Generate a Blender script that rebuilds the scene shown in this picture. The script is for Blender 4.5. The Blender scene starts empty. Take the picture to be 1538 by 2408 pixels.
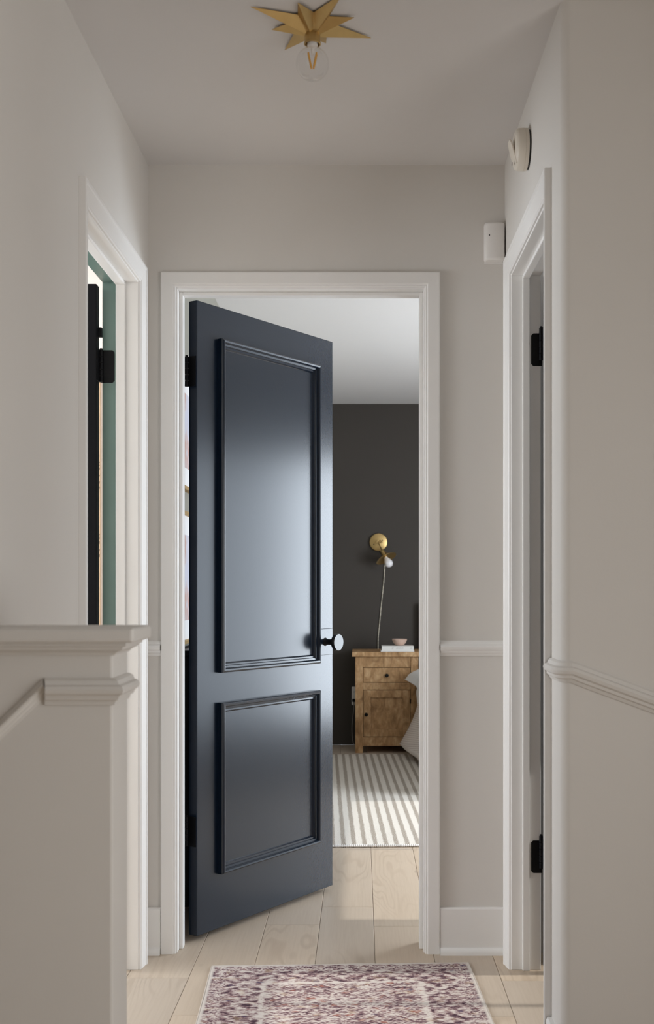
import bpy, bmesh, math, random
from mathutils import Vector, Matrix
R = math.radians
random.seed(7)
scene = bpy.context.scene
COL = scene.collection

# ------------------------------------------------------------------ camera
F_PX, W_PX, H_PX = 2710.0, 1538.0, 2408.0
VPX, VPY = 848.0, 1378.0
EYE = 1.136
cd = bpy.data.cameras.new('camera')
cam = bpy.data.objects.new('camera', cd); COL.objects.link(cam)
cam.location = (0, 0, EYE); cam.rotation_euler = (R(90), 0, 0)
cd.sensor_fit = 'VERTICAL'; cd.sensor_height = 36.0; cd.sensor_width = 36.0
cd.lens = F_PX / H_PX * 36.0
cd.shift_x = -(VPX - W_PX / 2) / H_PX
cd.shift_y = (VPY - H_PX / 2) / H_PX
cd.clip_start = 0.05; cd.clip_end = 60
cd.dof.use_dof = True; cd.dof.focus_distance = 4.0; cd.dof.aperture_fstop = 6.0
scene.camera = cam

# ------------------------------------------------------------------ world, sun, window daylight, exposure
wd = bpy.data.worlds.new('sky'); scene.world = wd; wd.use_nodes = True
wd.node_tree.nodes['Background'].inputs[0].default_value = (0.75, 0.86, 1.0, 1)
wd.node_tree.nodes['Background'].inputs[1].default_value = 1.0
sl = bpy.data.lights.new('sun', 'SUN'); sl.energy = 1.5; sl.angle = R(0.6); sl.color = (1.0, 0.97, 0.92)
so = bpy.data.objects.new('sun', sl); COL.objects.link(so)
so.rotation_euler = Vector((1.0, 0.0, 0.78)).to_track_quat('Z', 'Y').to_euler()

def window_light(name, loc, aim, sx, sz, radiance, color):
    l = bpy.data.lights.new(name, 'AREA'); l.shape = 'RECTANGLE'; l.size = sx; l.size_y = sz
    l.energy = radiance * math.pi * sx * sz; l.color = color
    o = bpy.data.objects.new(name, l); COL.objects.link(o); o.location = loc
    o.rotation_euler = Vector(aim).to_track_quat('-Z', 'Y').to_euler()
    return o
window_light('daylight_bedroom', (2.36, 5.51, 1.12), (-1, 0, 0), 1.08, 1.60, 12.0, (0.83, 0.915, 1.0))
window_light('daylight_bedroom_near_sash', (2.36, 4.42, 1.12), (-1, 0, 0), 0.98, 1.60, 2.5, (0.83, 0.915, 1.0))
window_light('daylight_left_room', (-3.36, 3.26, 1.45), (1, 0, 0), 2.14, 1.3, 11.8, (0.90, 0.95, 1.0))
window_light('daylight_right_room', (2.36, 3.12, 1.5), (-1, 0, 0), 0.7, 1.1, 3.0, (0.92, 0.96, 1.0))
window_light('daylight_landing', (1.46, 0.7, 1.1), (-1, 0, 0), 1.4, 1.5, 2.45, (1.0, 0.955, 0.895))

scene.view_settings.view_transform = 'Standard'
scene.view_settings.look = 'None'
scene.view_settings.exposure = 0.3
scene.view_settings.gamma = 1.0
scene.view_settings.use_curve_mapping = False
scene.cycles.max_bounces = 14
scene.cycles.diffuse_bounces = 8
scene.cycles.use_denoising = True
scene.cycles.sample_clamp_indirect = 6.0

# ------------------------------------------------------------------ mesh helpers
class MB:
    def __init__(s): s.v = []; s.f = []; s.sm = []
    def add(s, verts, faces, smooth=False):
        n = len(s.v); s.v += [tuple(p) for p in verts]
        for f in faces: s.f.append([i + n for i in f]); s.sm.append(smooth)
        return s
    def box(s, x0, x1, y0, y1, z0, z1):
        return s.add([(x0,y0,z0),(x1,y0,z0),(x1,y1,z0),(x0,y1,z0),(x0,y0,z1),(x1,y0,z1),(x1,y1,z1),(x0,y1,z1)],
                     [(3,2,1,0),(4,5,6,7),(0,1,5,4),(1,2,6,5),(2,3,7,6),(3,0,4,7)])
    def prism(s, poly, a0, a1, axis='z', smooth=False):
        """poly: ccw 2D list; axis z: (x,y); axis x: (y,z); axis y: (x,z)"""
        def P(p, a):
            return {'z': (p[0], p[1], a), 'x': (a, p[0], p[1]), 'y': (p[0], a, p[1])}[axis]
        n = len(poly)
        vs = [P(p, a0) for p in poly] + [P(p, a1) for p in poly]
        fs = [(i, (i+1) % n, n + (i+1) % n, n + i) for i in range(n)]
        base = len(s.v)
        s.add(vs, fs, smooth)
        s.f.append([base + i for i in reversed(range(n))]); s.sm.append(False)
        s.f.append([base + n + i for i in range(n)]); s.sm.append(False)
        return s
    def sweep(s, rings, closed=True, cap=True, smooth=False):
        """rings: list of equal-length point lists (each a profile)."""
        n = len(rings[0]); base = len(s.v)
        for r in rings: s.v += [tuple(p) for p in r]
        for k in range(len(rings) - 1):
            for i in range(n if closed else n - 1):
                j = (i + 1) % n
                s.f.append([base + k*n + i, base + k*n + j, base + (k+1)*n + j, base + (k+1)*n + i]); s.sm.append(smooth)
        if cap and closed:
            s.f.append([base + i for i in reversed(range(n))]); s.sm.append(False)
            m = base + (len(rings) - 1) * n
            s.f.append([m + i for i in range(n)]); s.sm.append(False)
        return s
    def lathe(s, prof, n=32, M=None, smooth=True):
        """prof: list of (r, h) about local z"""
        M = M or Matrix()
        base = len(s.v)
        for r, h in prof:
            for i in range(n):
                a = 2 * math.pi * i / n
                s.v.append(tuple(M @ Vector((r * math.cos(a), r * math.sin(a), h))))
        for k in range(len(prof) - 1):
            for i in range(n):
                j = (i + 1) % n
                s.f.append([base + k*n + i, base + k*n + j, base + (k+1)*n + j, base + (k+1)*n + i]); s.sm.append(smooth)
        if prof[0][0] > 1e-6: s.f.append([base + i for i in reversed(range(n))]); s.sm.append(False)
        if prof[-1][0] > 1e-6:
            m = base + (len(prof) - 1) * n
            s.f.append([m + i for i in range(n)]); s.sm.append(False)
        return s
    def tube(s, pts, r, n=10, smooth=True):
        pts = [Vector(p) for p in pts]
        rr = r if isinstance(r, (list, tuple)) else [r] * len(pts)
        rings = []; up = None
        for i, p in enumerate(pts):
            d = (pts[min(i+1, len(pts)-1)] - pts[max(i-1, 0)]).normalized()
            if up is None:
                up = Vector((0, 0, 1)) if abs(d.z) < .9 else Vector((1, 0, 0))
            a = d.cross(up).normalized(); b = a.cross(d).normalized(); up = b
            rings.append([p + (a * math.cos(t) + b * math.sin(t)) * rr[i] for t in [2*math.pi*k/n for k in range(n)]])
        return s.sweep(rings, True, True, smooth)
    def build(s, name, mat, parent=None, loc=None, rot=None, bevel=0, seg=2, solid=0, subsurf=0, kind=None, label=None):
        me = bpy.data.meshes.new(name)
        me.from_pydata(s.v, [], s.f)
        bm = bmesh.new(); bm.from_mesh(me)
        bmesh.ops.remove_doubles(bm, verts=bm.verts, dist=1e-6)
        if not solid: bmesh.ops.recalc_face_normals(bm, faces=bm.faces)
        bm.to_mesh(me); bm.free()
        if len(me.polygons) == len(s.sm):
            for p, q in zip(me.polygons, s.sm): p.use_smooth = q
        else:
            sm = any(s.sm)
            for p in me.polygons: p.use_smooth = sm
        if any(s.sm):
            try: me.set_sharp_from_angle(angle=R(40))
            except Exception: pass
        if isinstance(mat, (list, tuple)):
            for m in mat: me.materials.append(m)
        elif mat: me.materials.append(mat)
        o = bpy.data.objects.new(name, me); COL.objects.link(o)
        if loc is not None: o.location = loc
        if rot is not None: o.rotation_euler = rot
        if parent is not None: o.parent = parent
        if solid:
            m = o.modifiers.new('thickness', 'SOLIDIFY'); m.thickness = solid; m.offset = 0
        if bevel:
            m = o.modifiers.new('bevel', 'BEVEL'); m.width = bevel; m.segments = seg; m.limit_method = 'ANGLE'; m.angle_limit = R(35)
        if subsurf:
            m = o.modifiers.new('subdivision', 'SUBSURF'); m.levels = subsurf; m.render_levels = subsurf
        if kind: o['kind'] = kind
        if label: o['label'] = label
        return o

def tag(o, label=None, cat=None, group=None, kind=None):
    if label: o['label'] = label
    if cat: o['category'] = cat
    if group: o['group'] = group
    if kind: o['kind'] = kind
    return o

def empty(name, loc=(0, 0, 0), rz=0, **kw):
    o = bpy.data.objects.new(name, None); COL.objects.link(o)
    o.empty_display_size = 0.05
    o.location = loc; o.rotation_euler = (0, 0, rz)
    return tag(o, **kw)

# ------------------------------------------------------------------ material helpers
class NT:
    def __init__(s, name):
        s.m = bpy.data.materials.new(name); s.m.use_nodes = True
        s.t = s.m.node_tree; s.b = s.t.nodes['Principled BSDF']; s.out = s.t.nodes['Material Output']
    def n(s, typ, **kw):
        o = s.t.nodes.new(typ)
        for k, v in kw.items():
            if hasattr(o, k): setattr(o, k, v)
        return o
    def link(s, a, b): s.t.links.new(a, b)
    def val(s, sock, v):
        if isinstance(v, bpy.types.NodeSocket): s.link(v, sock)
        else: sock.default_value = v
    def math(s, op, a, b=0.0, c=0.0):
        o = s.n('ShaderNodeMath', operation=op)
        s.val(o.inputs[0], a); s.val(o.inputs[1], b); s.val(o.inputs[2], c)
        return o.outputs[0]
    def coord(s, kind='Object'): return s.n('ShaderNodeTexCoord').outputs[kind]
    def mapping(s, vec, scale=(1,1,1), loc=(0,0,0), rot=(0,0,0)):
        o = s.n('ShaderNodeMapping'); s.link(vec, o.inputs[0])
        s.val(o.inputs['Location'], loc); s.val(o.inputs['Rotation'], rot); s.val(o.inputs['Scale'], scale)
        return o.outputs[0]
    def noise(s, vec, scale=5, detail=2, rough=.5, dist=0):
        o = s.n('ShaderNodeTexNoise'); s.link(vec, o.inputs['Vector'])
        o.inputs['Scale'].default_value = scale; o.inputs['Detail'].default_value = detail
        o.inputs['Roughness'].default_value = rough; o.inputs['Distortion'].default_value = dist
        return o.outputs[0]
    def ramp(s, f, stops):
        o = s.n('ShaderNodeValToRGB'); s.link(f, o.inputs[0]); cr = o.color_ramp
        while len(cr.elements) < len(stops): cr.elements.new(0.5)
        for e, (p, c) in zip(cr.elements, stops):
            e.position = p; e.color = (c if len(c) == 4 else (*c, 1)) if not isinstance(c, (int, float)) else (c, c, c, 1)
        return o.outputs[0]
    def mix(s, f, a, b, blend='MIX'):
        o = s.n('ShaderNodeMix', data_type='RGBA', blend_type=blend)
        s.val(o.inputs[0], f)
        for k, v in ((6, a), (7, b)):
            if isinstance(v, tuple): v = (*v[:3], 1)
            s.val(o.inputs[k], v)
        return o.outputs[2]
    def sep(s, vec):
        o = s.n('ShaderNodeSeparateXYZ'); s.link(vec, o.inputs[0]); return o.outputs
    def bump(s, h, strength=.2, dist=.001):
        o = s.n('ShaderNodeBump'); o.inputs['Strength'].default_value = strength; o.inputs['Distance'].default_value = dist
        s.link(h, o.inputs['Height']); s.link(o.outputs[0], s.b.inputs['Normal'])
    def set(s, base=None, rough=None, metal=None, spec=None):
        b = s.b.inputs
        if base is not None: s.val(b['Base Color'], (*base, 1) if isinstance(base, tuple) else base)
        if rough is not None: s.val(b['Roughness'], rough)
        if metal is not None: b['Metallic'].default_value = metal
        if spec is not None: b['Specular IOR Level'].default_value = spec
        return s

def srgb(r, g, b):
    f = lambda c: (c/255/12.92) if c/255 <= .04045 else ((c/255 + .055) / 1.055) ** 2.4
    return (f(r), f(g), f(b))

def plain(name, base, rough=.5, metal=0, spec=.5, var=0.06, scale=14, bump=0.08, bscale=220, bdist=.0006):
    t = NT(name); c = t.coord()
    k = t.noise(c, scale, 3)
    col = t.mix(t.math('MULTIPLY', k, 1.0), tuple(x * (1 - var) for x in base), tuple(min(1, x * (1 + var)) for x in base))
    t.set(col, rough, metal, spec)
    if bump: t.bump(t.noise(c, bscale, 2), bump, bdist)
    return t.m

WALL = (0.72, 0.697, 0.665)
M = {}
M['wall'] = plain('painted wall', WALL, .75, spec=.25, var=.02, scale=3, bump=.25, bscale=160)
M['ceiling'] = plain('painted ceiling', (0.70, 0.685, 0.675), .85, spec=.15, var=.015, scale=3, bump=.2, bscale=120)
M['trim'] = plain('white satin trim paint', (0.86, 0.85, 0.835), .36, spec=.45, var=.015, scale=4, bump=.02, bscale=90)
M['wallsatin'] = plain('satin paint in the wall colour', WALL, .5, spec=.3, var=.015, scale=4, bump=.03, bscale=90)
M['green'] = plain('green painted jamb', srgb(112, 138, 130), .4, var=.12, scale=9, bump=.12, bscale=60)
M['charcoal'] = plain('charcoal wall paint', (0.056, 0.048, 0.041), .62, spec=.3, var=.06, scale=2.5, bump=.3, bscale=140)
M['door'] = plain('black door paint', (0.0032, 0.0094, 0.0215), .6, spec=.05, var=.1, scale=3, bump=.34, bscale=150, bdist=.0008)
M['door'].node_tree.nodes['Principled BSDF'].inputs['Coat Weight'].default_value = 1.0
M['door'].node_tree.nodes['Principled BSDF'].inputs['Coat Roughness'].default_value = .22
M['door'].node_tree.nodes['Principled BSDF'].inputs['Coat IOR'].default_value = 1.42
M['matteblack'] = plain('matte black door paint', (0.004, 0.004, 0.005), .6, spec=.12, var=.1, scale=3, bump=.2, bscale=150)
M['iron'] = plain('matte black metal', (0.004, 0.004, 0.005), .5, spec=.2, var=.1, scale=40, bump=.05)
M['knobface'] = plain('black knob lacquer', (0.008, 0.008, 0.010), .3, spec=.5, var=.05, scale=40, bump=.02)
M['brass'] = plain('aged brass', (0.56, 0.39, 0.165), .38, metal=.85, var=.12, scale=30, bump=.06, bscale=300)
M['gilt'] = plain('gilt wood', (0.52, 0.34, 0.14), .5, var=.1, scale=30)
M['plastic'] = plain('off white plastic', (0.84, 0.82, 0.80), .45, var=.02, bump=.05)
M['ivory'] = plain('ivory plastic', (0.72, 0.665, 0.58), .42, var=.03, bump=.05)
M['dark'] = plain('dark gap', (0.02, 0.02, 0.02), .6, var=.05, bump=0)
M['frost'] = plain('frosted white glass', (0.88, 0.86, 0.88), .22, var=.01, bump=0)
M['linen'] = plain('white linen', (0.90, 0.89, 0.89), .9, spec=.1, var=.03, scale=20, bump=.3, bscale=500)
M['paper'] = plain('white book cover', (0.78, 0.77, 0.74), .6, var=.02, bump=.03)
M['pages'] = plain('book pages', (0.66, 0.63, 0.57), .85, var=.06, scale=200, bump=.2, bscale=600)
M['ink'] = plain('grey lettering ink', (0.36, 0.35, 0.34), .7, var=.03, bump=0)
M['blackink'] = plain('dark lettering ink', (0.03, 0.025, 0.02), .7, var=.03, bump=0)
M['clay'] = plain('pink clay glaze', (0.66, 0.47, 0.38), .45, var=.08, scale=60, bump=.1, bscale=180)
M['cord'] = plain('cream twisted cord', (0.62, 0.57, 0.47), .85, var=.2, scale=180, bump=.5, bscale=900)
M['greycord'] = plain('grey cord', (0.3, 0.28, 0.26), .7, var=.05)
M['tanboard'] = plain('tan wooden board', (0.50, 0.35, 0.22), .6, var=.12, scale=25)
M['blushwall'] = plain('blush painted wall', (0.66, 0.60, 0.555), .8, var=.02, scale=3, bump=.2, bscale=160)
M['taupe'] = plain('taupe wall paint', srgb(150, 147, 137), .75, spec=.25, var=.02, scale=3, bump=.25, bscale=160)
M['binding'] = plain('cream rug binding', srgb(196, 186, 176), .95, spec=.1, var=.05, scale=60, bump=.4, bscale=500)
M['navy'] = plain('navy cabinet paint', (0.012, 0.014, 0.024), .42, var=.1, scale=6)
M['subfloor'] = plain('oak subfloor', (0.45, 0.36, 0.27), .6, var=.08, scale=5)
M['filament'] = plain('amber filament', (0.75, 0.40, 0.08), .45, var=.05, bump=0)

def oak():
    t = NT('pale oak planks'); oi = t.n('ShaderNodeObjectInfo').outputs
    c = t.coord('Object')
    cmb = t.n('ShaderNodeCombineXYZ'); r = oi['Random']
    t.val(cmb.inputs[0], t.math('MULTIPLY', r, 37.0)); t.val(cmb.inputs[1], t.math('MULTIPLY', r, 91.0)); t.val(cmb.inputs[2], t.math('MULTIPLY', r, 11.0))
    va = t.n('ShaderNodeVectorMath', operation='ADD'); t.link(c, va.inputs[0]); t.link(cmb.outputs[0], va.inputs[1]); v = va.outputs[0]
    big = t.noise(t.mapping(v, (3.2, .55, 1)), 2.0, 2, .5, .3)
    rings = t.math('SINE', t.math('MULTIPLY', big, 95.0))
    rings = t.math('MULTIPLY_ADD', rings, .5, .5)
    mask = t.ramp(t.noise(t.mapping(v, (1.6, .8, 1)), 1.7, 1), [(.46, 0), (.62, 1)])
    fine = t.noise(t.mapping(v, (55, 1.6, 1)), 3, 3, .6)
    base = t.mix(t.noise(t.mapping(v, (2, .9, 1)), 2, 2), srgb(194, 179, 162), srgb(206, 191, 174))
    base = t.mix(t.math('MULTIPLY', t.ramp(fine, [(.42, 0), (.7, 1)]), .2), base, srgb(172, 153, 134))
    g = t.math('MULTIPLY', t.math('MULTIPLY', t.ramp(rings, [(.55, 0), (1, 1)]), mask), .30)
    base = t.mix(g, base, srgb(160, 141, 122))
    vo = t.n('ShaderNodeTexVoronoi'); t.link(t.mapping(v, (3.4, 1.5, 1)), vo.inputs['Vector']); vo.inputs['Scale'].default_value = 1.3
    kn = t.math('MULTIPLY', t.ramp(vo.outputs['Distance'], [(.015, 1), (.075, 0)]), .62)
    base = t.mix(kn, base, srgb(112, 92, 76))
    hsv = t.n('ShaderNodeHueSaturation'); t.link(base, hsv.inputs['Color'])
    t.val(hsv.inputs['Value'], t.math('MULTIPLY_ADD', r, .16, .92)); t.val(hsv.inputs['Saturation'], t.math('MULTIPLY_ADD', r, .2, 1.0))
    t.set(hsv.outputs[0], .46, 0, .4)
    t.bump(fine, .12, .0006)
    return t.m
M['oak'] = oak()

def mango():
    t = NT('weathered brown wood'); oi = t.n('ShaderNodeObjectInfo').outputs
    c = t.coord('Generated'); ob = t.coord('Object')
    va = t.n('ShaderNodeVectorMath', operation='ADD'); t.link(ob, va.inputs[0])
    cmb = t.n('ShaderNodeCombineXYZ'); t.val(cmb.inputs[0], t.math('MULTIPLY', oi['Random'], 23.0)); t.val(cmb.inputs[2], t.math('MULTIPLY', oi['Random'], 57.0))
    t.link(cmb.outputs[0], va.inputs[1]); v = va.outputs[0]
    bl = t.noise(t.mapping(v, (9, 9, 5)), 2.2, 4, .62, .6)
    gr = t.noise(t.mapping(v, (60, 60, 7)), 3, 3, .6)
    base = t.ramp(bl, [(.28, srgb(138, 104, 68)), (.5, srgb(182, 143, 100)), (.72, srgb(216, 182, 140))])
    base = t.mix(t.math('MULTIPLY', t.ramp(gr, [(.45, 0), (.7, 1)]), .3), base, srgb(112, 82, 52))
    t.set(base, .55, 0, .35); t.bump(gr, .25, .001)
    return t.m
M['mango'] = mango()

def striped():
    t = NT('ivory and grey striped weave'); c = t.coord(); x, y, z = t.sep(c)
    wob = t.math('MULTIPLY', t.math('SUBTRACT', t.noise(t.mapping(c, (14, 3, 1)), 3, 3), .5), .008)
    u = t.math('FRACT', t.math('DIVIDE', t.math('ADD', t.math('ADD', x, wob), 10.0), .0465))
    sp = t.noise(t.mapping(c, (260, 190, 1)), 1, 2, .7)
    uu = t.math('ADD', u, t.math('MULTIPLY', t.math('SUBTRACT', sp, .5), .28))
    st = t.math('MULTIPLY', t.ramp(uu, [(.05, 0), (.13, 1)]), t.ramp(uu, [(.46, 1), (.56, 0)]))
    dk = t.mix(t.ramp(sp, [(.4, 0), (.62, 1)]), srgb(150, 138, 124), srgb(204, 195, 184))
    t.set(t.mix(st, srgb(232, 226, 217), dk), .95, 0, .1)
    wv = t.math('MULTIPLY', t.math('SINE', t.math('MULTIPLY', y, 520.0)), t.math('SINE', t.math('MULTIPLY', x, 800.0)))
    t.bump(t.math('ADD', wv, t.math('MULTIPLY', sp, 2.0)), .55, .0025)
    return t.m
M['stripe_rug'] = striped()

def persian():
    """faded mauve and cream distressed pattern, object space in metres"""
    t = NT('faded persian print'); c0 = t.coord(); HX, HY = .383, .60
    wn_ = t.n('ShaderNodeTexNoise'); t.link(t.mapping(c0, (40, 60, 1)), wn_.inputs['Vector']); wn_.inputs['Scale'].default_value = 1; wn_.inputs['Detail'].default_value = 3
    vm = t.n('ShaderNodeVectorMath', operation='MULTIPLY_ADD'); t.link(wn_.outputs['Color'], vm.inputs[0]); vm.inputs[1].default_value = (.026, .018, 0); t.link(c0, vm.inputs[2])
    c = vm.outputs[0]
    x, y, z = t.sep(c); x = t.math('SUBTRACT', x, .013); y = t.math('SUBTRACT', y, .009)
    x0, y0, _ = t.sep(c0)
    d = t.math('MINIMUM', t.math('SUBTRACT', HX, t.math('ABSOLUTE', x)), t.math('SUBTRACT', HY, t.math('ABSOLUTE', y)))
    d0 = t.math('MINIMUM', t.math('SUBTRACT', HX, t.math('ABSOLUTE', x0)), t.math('SUBTRACT', HY, t.math('ABSOLUTE', y0)))
    s1 = t.noise(t.mapping(c0, (36, 78, 1)), 1.0, 3, .6, .5)
    s2 = t.noise(t.mapping(c0, (95, 230, 1), loc=(3, 1, 0)), 1.0, 3, .7)
    s3 = t.noise(t.mapping(c0, (9, 12, 1), loc=(5, 2, 0)), 1.0, 2, .5)
    blob = t.noise(t.mapping(c0, (24, 40, 1), loc=(7, 2, 0)), 1.0, 2, .6, .3)
    def diamonds(px, py, off, per):
        fx = t.math('ABSOLUTE', t.math('SUBTRACT', t.math('FRACT', t.math('ADD', t.math('DIVIDE', x, px), 10.0 + off)), .5))
        fy = t.math('ABSOLUTE', t.math('SUBTRACT', t.math('FRACT', t.math('ADD', t.math('DIVIDE', y, py), 10.0)), .5))
        return t.math('DIVIDE', t.math('PINGPONG', t.math('MULTIPLY', t.math('ADD', fx, fy), 2.0), per), per)
    st = t.ramp(t.math('MULTIPLY_ADD', s2, .42, t.math('MULTIPLY', s1, .58)), [(.40, 0), (.60, 1)])
    big = diamonds(.155, .150, .25, .35); small = diamonds(.052, .05, 0, .33); tiny = diamonds(.03, .03, 0, .4)
    inb = t.ramp(d, [(.158, 0), (.164, 1)])
    vb = t.math('ADD', t.math('MULTIPLY_ADD', big, .42, t.math('MULTIPLY', st, .78)), t.math('MULTIPLY_ADD', s3, .5, -.40))
    vf = t.math('ADD', t.math('MULTIPLY_ADD', small, .30, t.math('MULTIPLY', st, .70)), t.math('MULTIPLY_ADD', s3, .6, -.30))
    vg = t.math('ADD', t.math('MULTIPLY_ADD', tiny, .45, t.math('MULTIPLY', st, .70)), -.06)
    def lerp(f, a, b): return t.math('ADD', t.math('MULTIPLY', t.math('SUBTRACT', 1.0, f), a), t.math('MULTIPLY', f, b))
    guard = t.math('MULTIPLY', t.ramp(d, [(.012, 0), (.015, 1)]), t.ramp(d, [(.050, 1), (.055, 0)]))
    v = lerp(guard, lerp(inb, vb, vf), vg)
    line = t.math('MULTIPLY', t.ramp(d, [(.150, 0), (.154, 1)]), t.ramp(d, [(.164, 1), (.170, 0)]))
    v = t.math('ADD', v, t.math('MULTIPLY', line, .4))
    col = t.ramp(v, [(.02, srgb(74, 56, 66)), (.26, srgb(118, 92, 98)), (.44, srgb(160, 134, 134)), (.58, srgb(196, 182, 176)), (.85, srgb(216, 207, 200))])
    rust = t.math('MULTIPLY', t.ramp(blob, [(.60, 0), (.68, 1)]), t.math('MULTIPLY_ADD', inb, .5, .22))
    col = t.mix(rust, col, srgb(160, 96, 80))
    gold = t.math('MULTIPLY', t.ramp(t.noise(t.mapping(c0, (20, 30, 1), loc=(2, 8, 0)), 1, 2), [(.60, 0), (.7, 1)]), .35)
    col = t.mix(gold, col, srgb(186, 160, 124))
    navy = t.math('MULTIPLY', t.ramp(t.noise(t.mapping(c0, (20, 50, 1), loc=(4, 9, 0)), 1, 1), [(.70, 0), (.75, 1)]), .75)
    col = t.mix(navy, col, srgb(74, 68, 100))
    col = t.mix(t.ramp(d0, [(.006, 1), (.011, 0)]), col, srgb(214, 206, 198))
    t.set(col, .95, 0, .1)
    t.bump(t.noise(t.mapping(c0, (300, 420, 1)), 1, 2), .35, .001)
    return t.m
M['persian'] = persian()

def ribbed():
    t = NT('ribbed blush quilt cotton'); c = t.coord(); x, y, z = t.sep(c)
    s = t.math('ADD', t.math('MULTIPLY', z, 1.0), t.math('MULTIPLY', y, .16))
    f = t.math('FRACT', t.math('DIVIDE', s, .0125))
    ln = t.ramp(f, [(.0, 1), (.10, 1), (.22, 0), (.80, 0), (.95, 1)])
    edge = t.ramp(z, [(.085, 0), (.088, 1)])
    ln = t.math('MULTIPLY', ln, edge)
    t.set(t.mix(t.math('MULTIPLY', ln, .55), srgb(244, 234, 228), srgb(176, 156, 146)), .9, 0, .1)
    t.bump(t.math('SUBTRACT', 1.0, ln), .5, .002)
    return t.m
M['quilt'] = ribbed()

def art():
    t = NT('lavender and blush abstract print'); c = t.coord()
    n = t.noise(t.mapping(c, (4, 4, 5)), 1.2, 3, .5, .4)
    t.set(t.ramp(n, [(.3, srgb(205, 208, 226)), (.45, srgb(214, 212, 222)), (.52, srgb(206, 168, 156)), (.62, srgb(190, 170, 178)), (.75, srgb(222, 220, 228))]), .6)
    return t.m
M['art'] = art()

def thin_glass():
    t = NT('clear bulb glass'); t.t.nodes.remove(t.b)
    lw = t.n('ShaderNodeLayerWeight'); lw.inputs[0].default_value = .5
    fac = t.math('MULTIPLY_ADD', t.math('POWER', lw.outputs['Facing'], 3.0), .60, .014)
    tr = t.n('ShaderNodeBsdfTransparent'); tr.inputs[0].default_value = (.975, .975, .975, 1)
    gl = t.n('ShaderNodeBsdfGlossy'); gl.inputs['Roughness'].default_value = .03; gl.inputs[0].default_value = (.95, .95, .95, 1)
    mx = t.n('ShaderNodeMixShader'); t.link(fac, mx.inputs[0]); t.link(tr.outputs[0], mx.inputs[1]); t.link(gl.outputs[0], mx.inputs[2])
    t.link(mx.outputs[0], t.out.inputs[0])
    return t.m
M['glass'] = thin_glass()

# ------------------------------------------------------------------ dimensions of the place
CEIL = 2.44
YE = 3.57                    # hall end wall (hall face)
TE = .115
XL, TL = -.659, .105         # hall left wall face and thickness
XR, TR = .4466, .087         # hall right wall
YN = 2.56                    # face of the wall beside the hall mouth, right
YB = 8.25                    # bedroom far wall
XW = 2.30                    # bedroom window wall
OX0, OX1, OZ = -.567, .195, 2.056      # end doorway
SY0, SY1 = 2.753, 3.41                 # side doorways along Y
SZL, SZR = 2.035, 2.055
J = .018                     # jamb board thickness

# ------------------------------------------------------------------ structure: floor
floor = MB().box(-3.4, 2.5, -1.3, YB + .1, -.12, -.016).build('floor', M['subfloor'], kind='structure', label='pale oak plank floor running through hall and bedroom')
PW = .181
joints = {0: [2.45, 4.078, 5.9, 7.4], -1: [2.2, 3.863, 5.3, 6.9], 1: [2.7, 3.848, 5.5, 7.1], -2: [1.9, 3.05, 4.6, 6.4], -3: [2.0, 3.339, 5.0, 6.6],
          2: [3.04, 4.5, 6.3, 7.7], 3: [2.1, 3.317, 4.9, 6.5]}
for k in range(-6, 13):
    xs0 = .044 - PW + k * PW; xs1 = xs0 + PW
    cuts = joints.get(k) or [1.9 + random.uniform(-.5, .6), 3.5 + random.uniform(-.5, .6), 5.1 + random.uniform(-.5, .6), 6.7 + random.uniform(-.4, .6)]
    ys = [1.2] + [c for c in sorted(cuts) if c > 1.3] + [YB]
    for a, b in zip(ys[:-1], ys[1:]):
        if xs1 < -.70 and b > 3.9 and a > 3.5: continue
        L, Wd = b - a, xs1 - xs0
        m = MB(); e = .0011; c = .0012
        hx, hy = Wd/2 - e/2, L/2 - e/2
        m.add([(-hx,-hy,-.015),(hx,-hy,-.015),(hx,hy,-.015),(-hx,hy,-.015),
               (-hx,-hy,-c),(hx,-hy,-c),(hx,hy,-c),(-hx,hy,-c),
               (-hx+c,-hy+c,0),(hx-c,-hy+c,0),(hx-c,hy-c,0),(-hx+c,hy-c,0)],
              [(3,2,1,0),(0,1,5,4),(1,2,6,5),(2,3,7,6),(3,0,4,7),(4,5,9,8),(5,6,10,9),(6,7,11,10),(7,4,8,11),(8,9,10,11)])
        m.build('plank', M['oak'], floor, loc=((xs0 + xs1)/2, (a + b)/2, 0))

# ------------------------------------------------------------------ structure: ceiling and walls
MB().box(-3.4, 2.5, -1.3, YB + .1, CEIL, CEIL + .1).build('ceiling', M['ceiling'], kind='structure', label='flat painted hall and bedroom ceiling')
def wall(name, boxes, mat, label, polys=(), bevel=0):
    m = MB()
    for b in boxes: m.box(*b)
    for p, z0, z1 in polys: m.prism(p, z0, z1)
    return m.build(name, mat, kind='structure', label=label, bevel=bevel)
# end wall of the hall with the bedroom doorway
wall('wall_end', [(XL - TL, OX0 - J, YE, YE + TE, 0, CEIL), (OX1 + J, XW, YE, YE + TE, 0, CEIL), (OX0 - J, OX1 + J, YE, YE + TE, OZ + J, CEIL)],
     M['wall'], 'off white end wall of the hall around the bedroom doorway')
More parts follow.
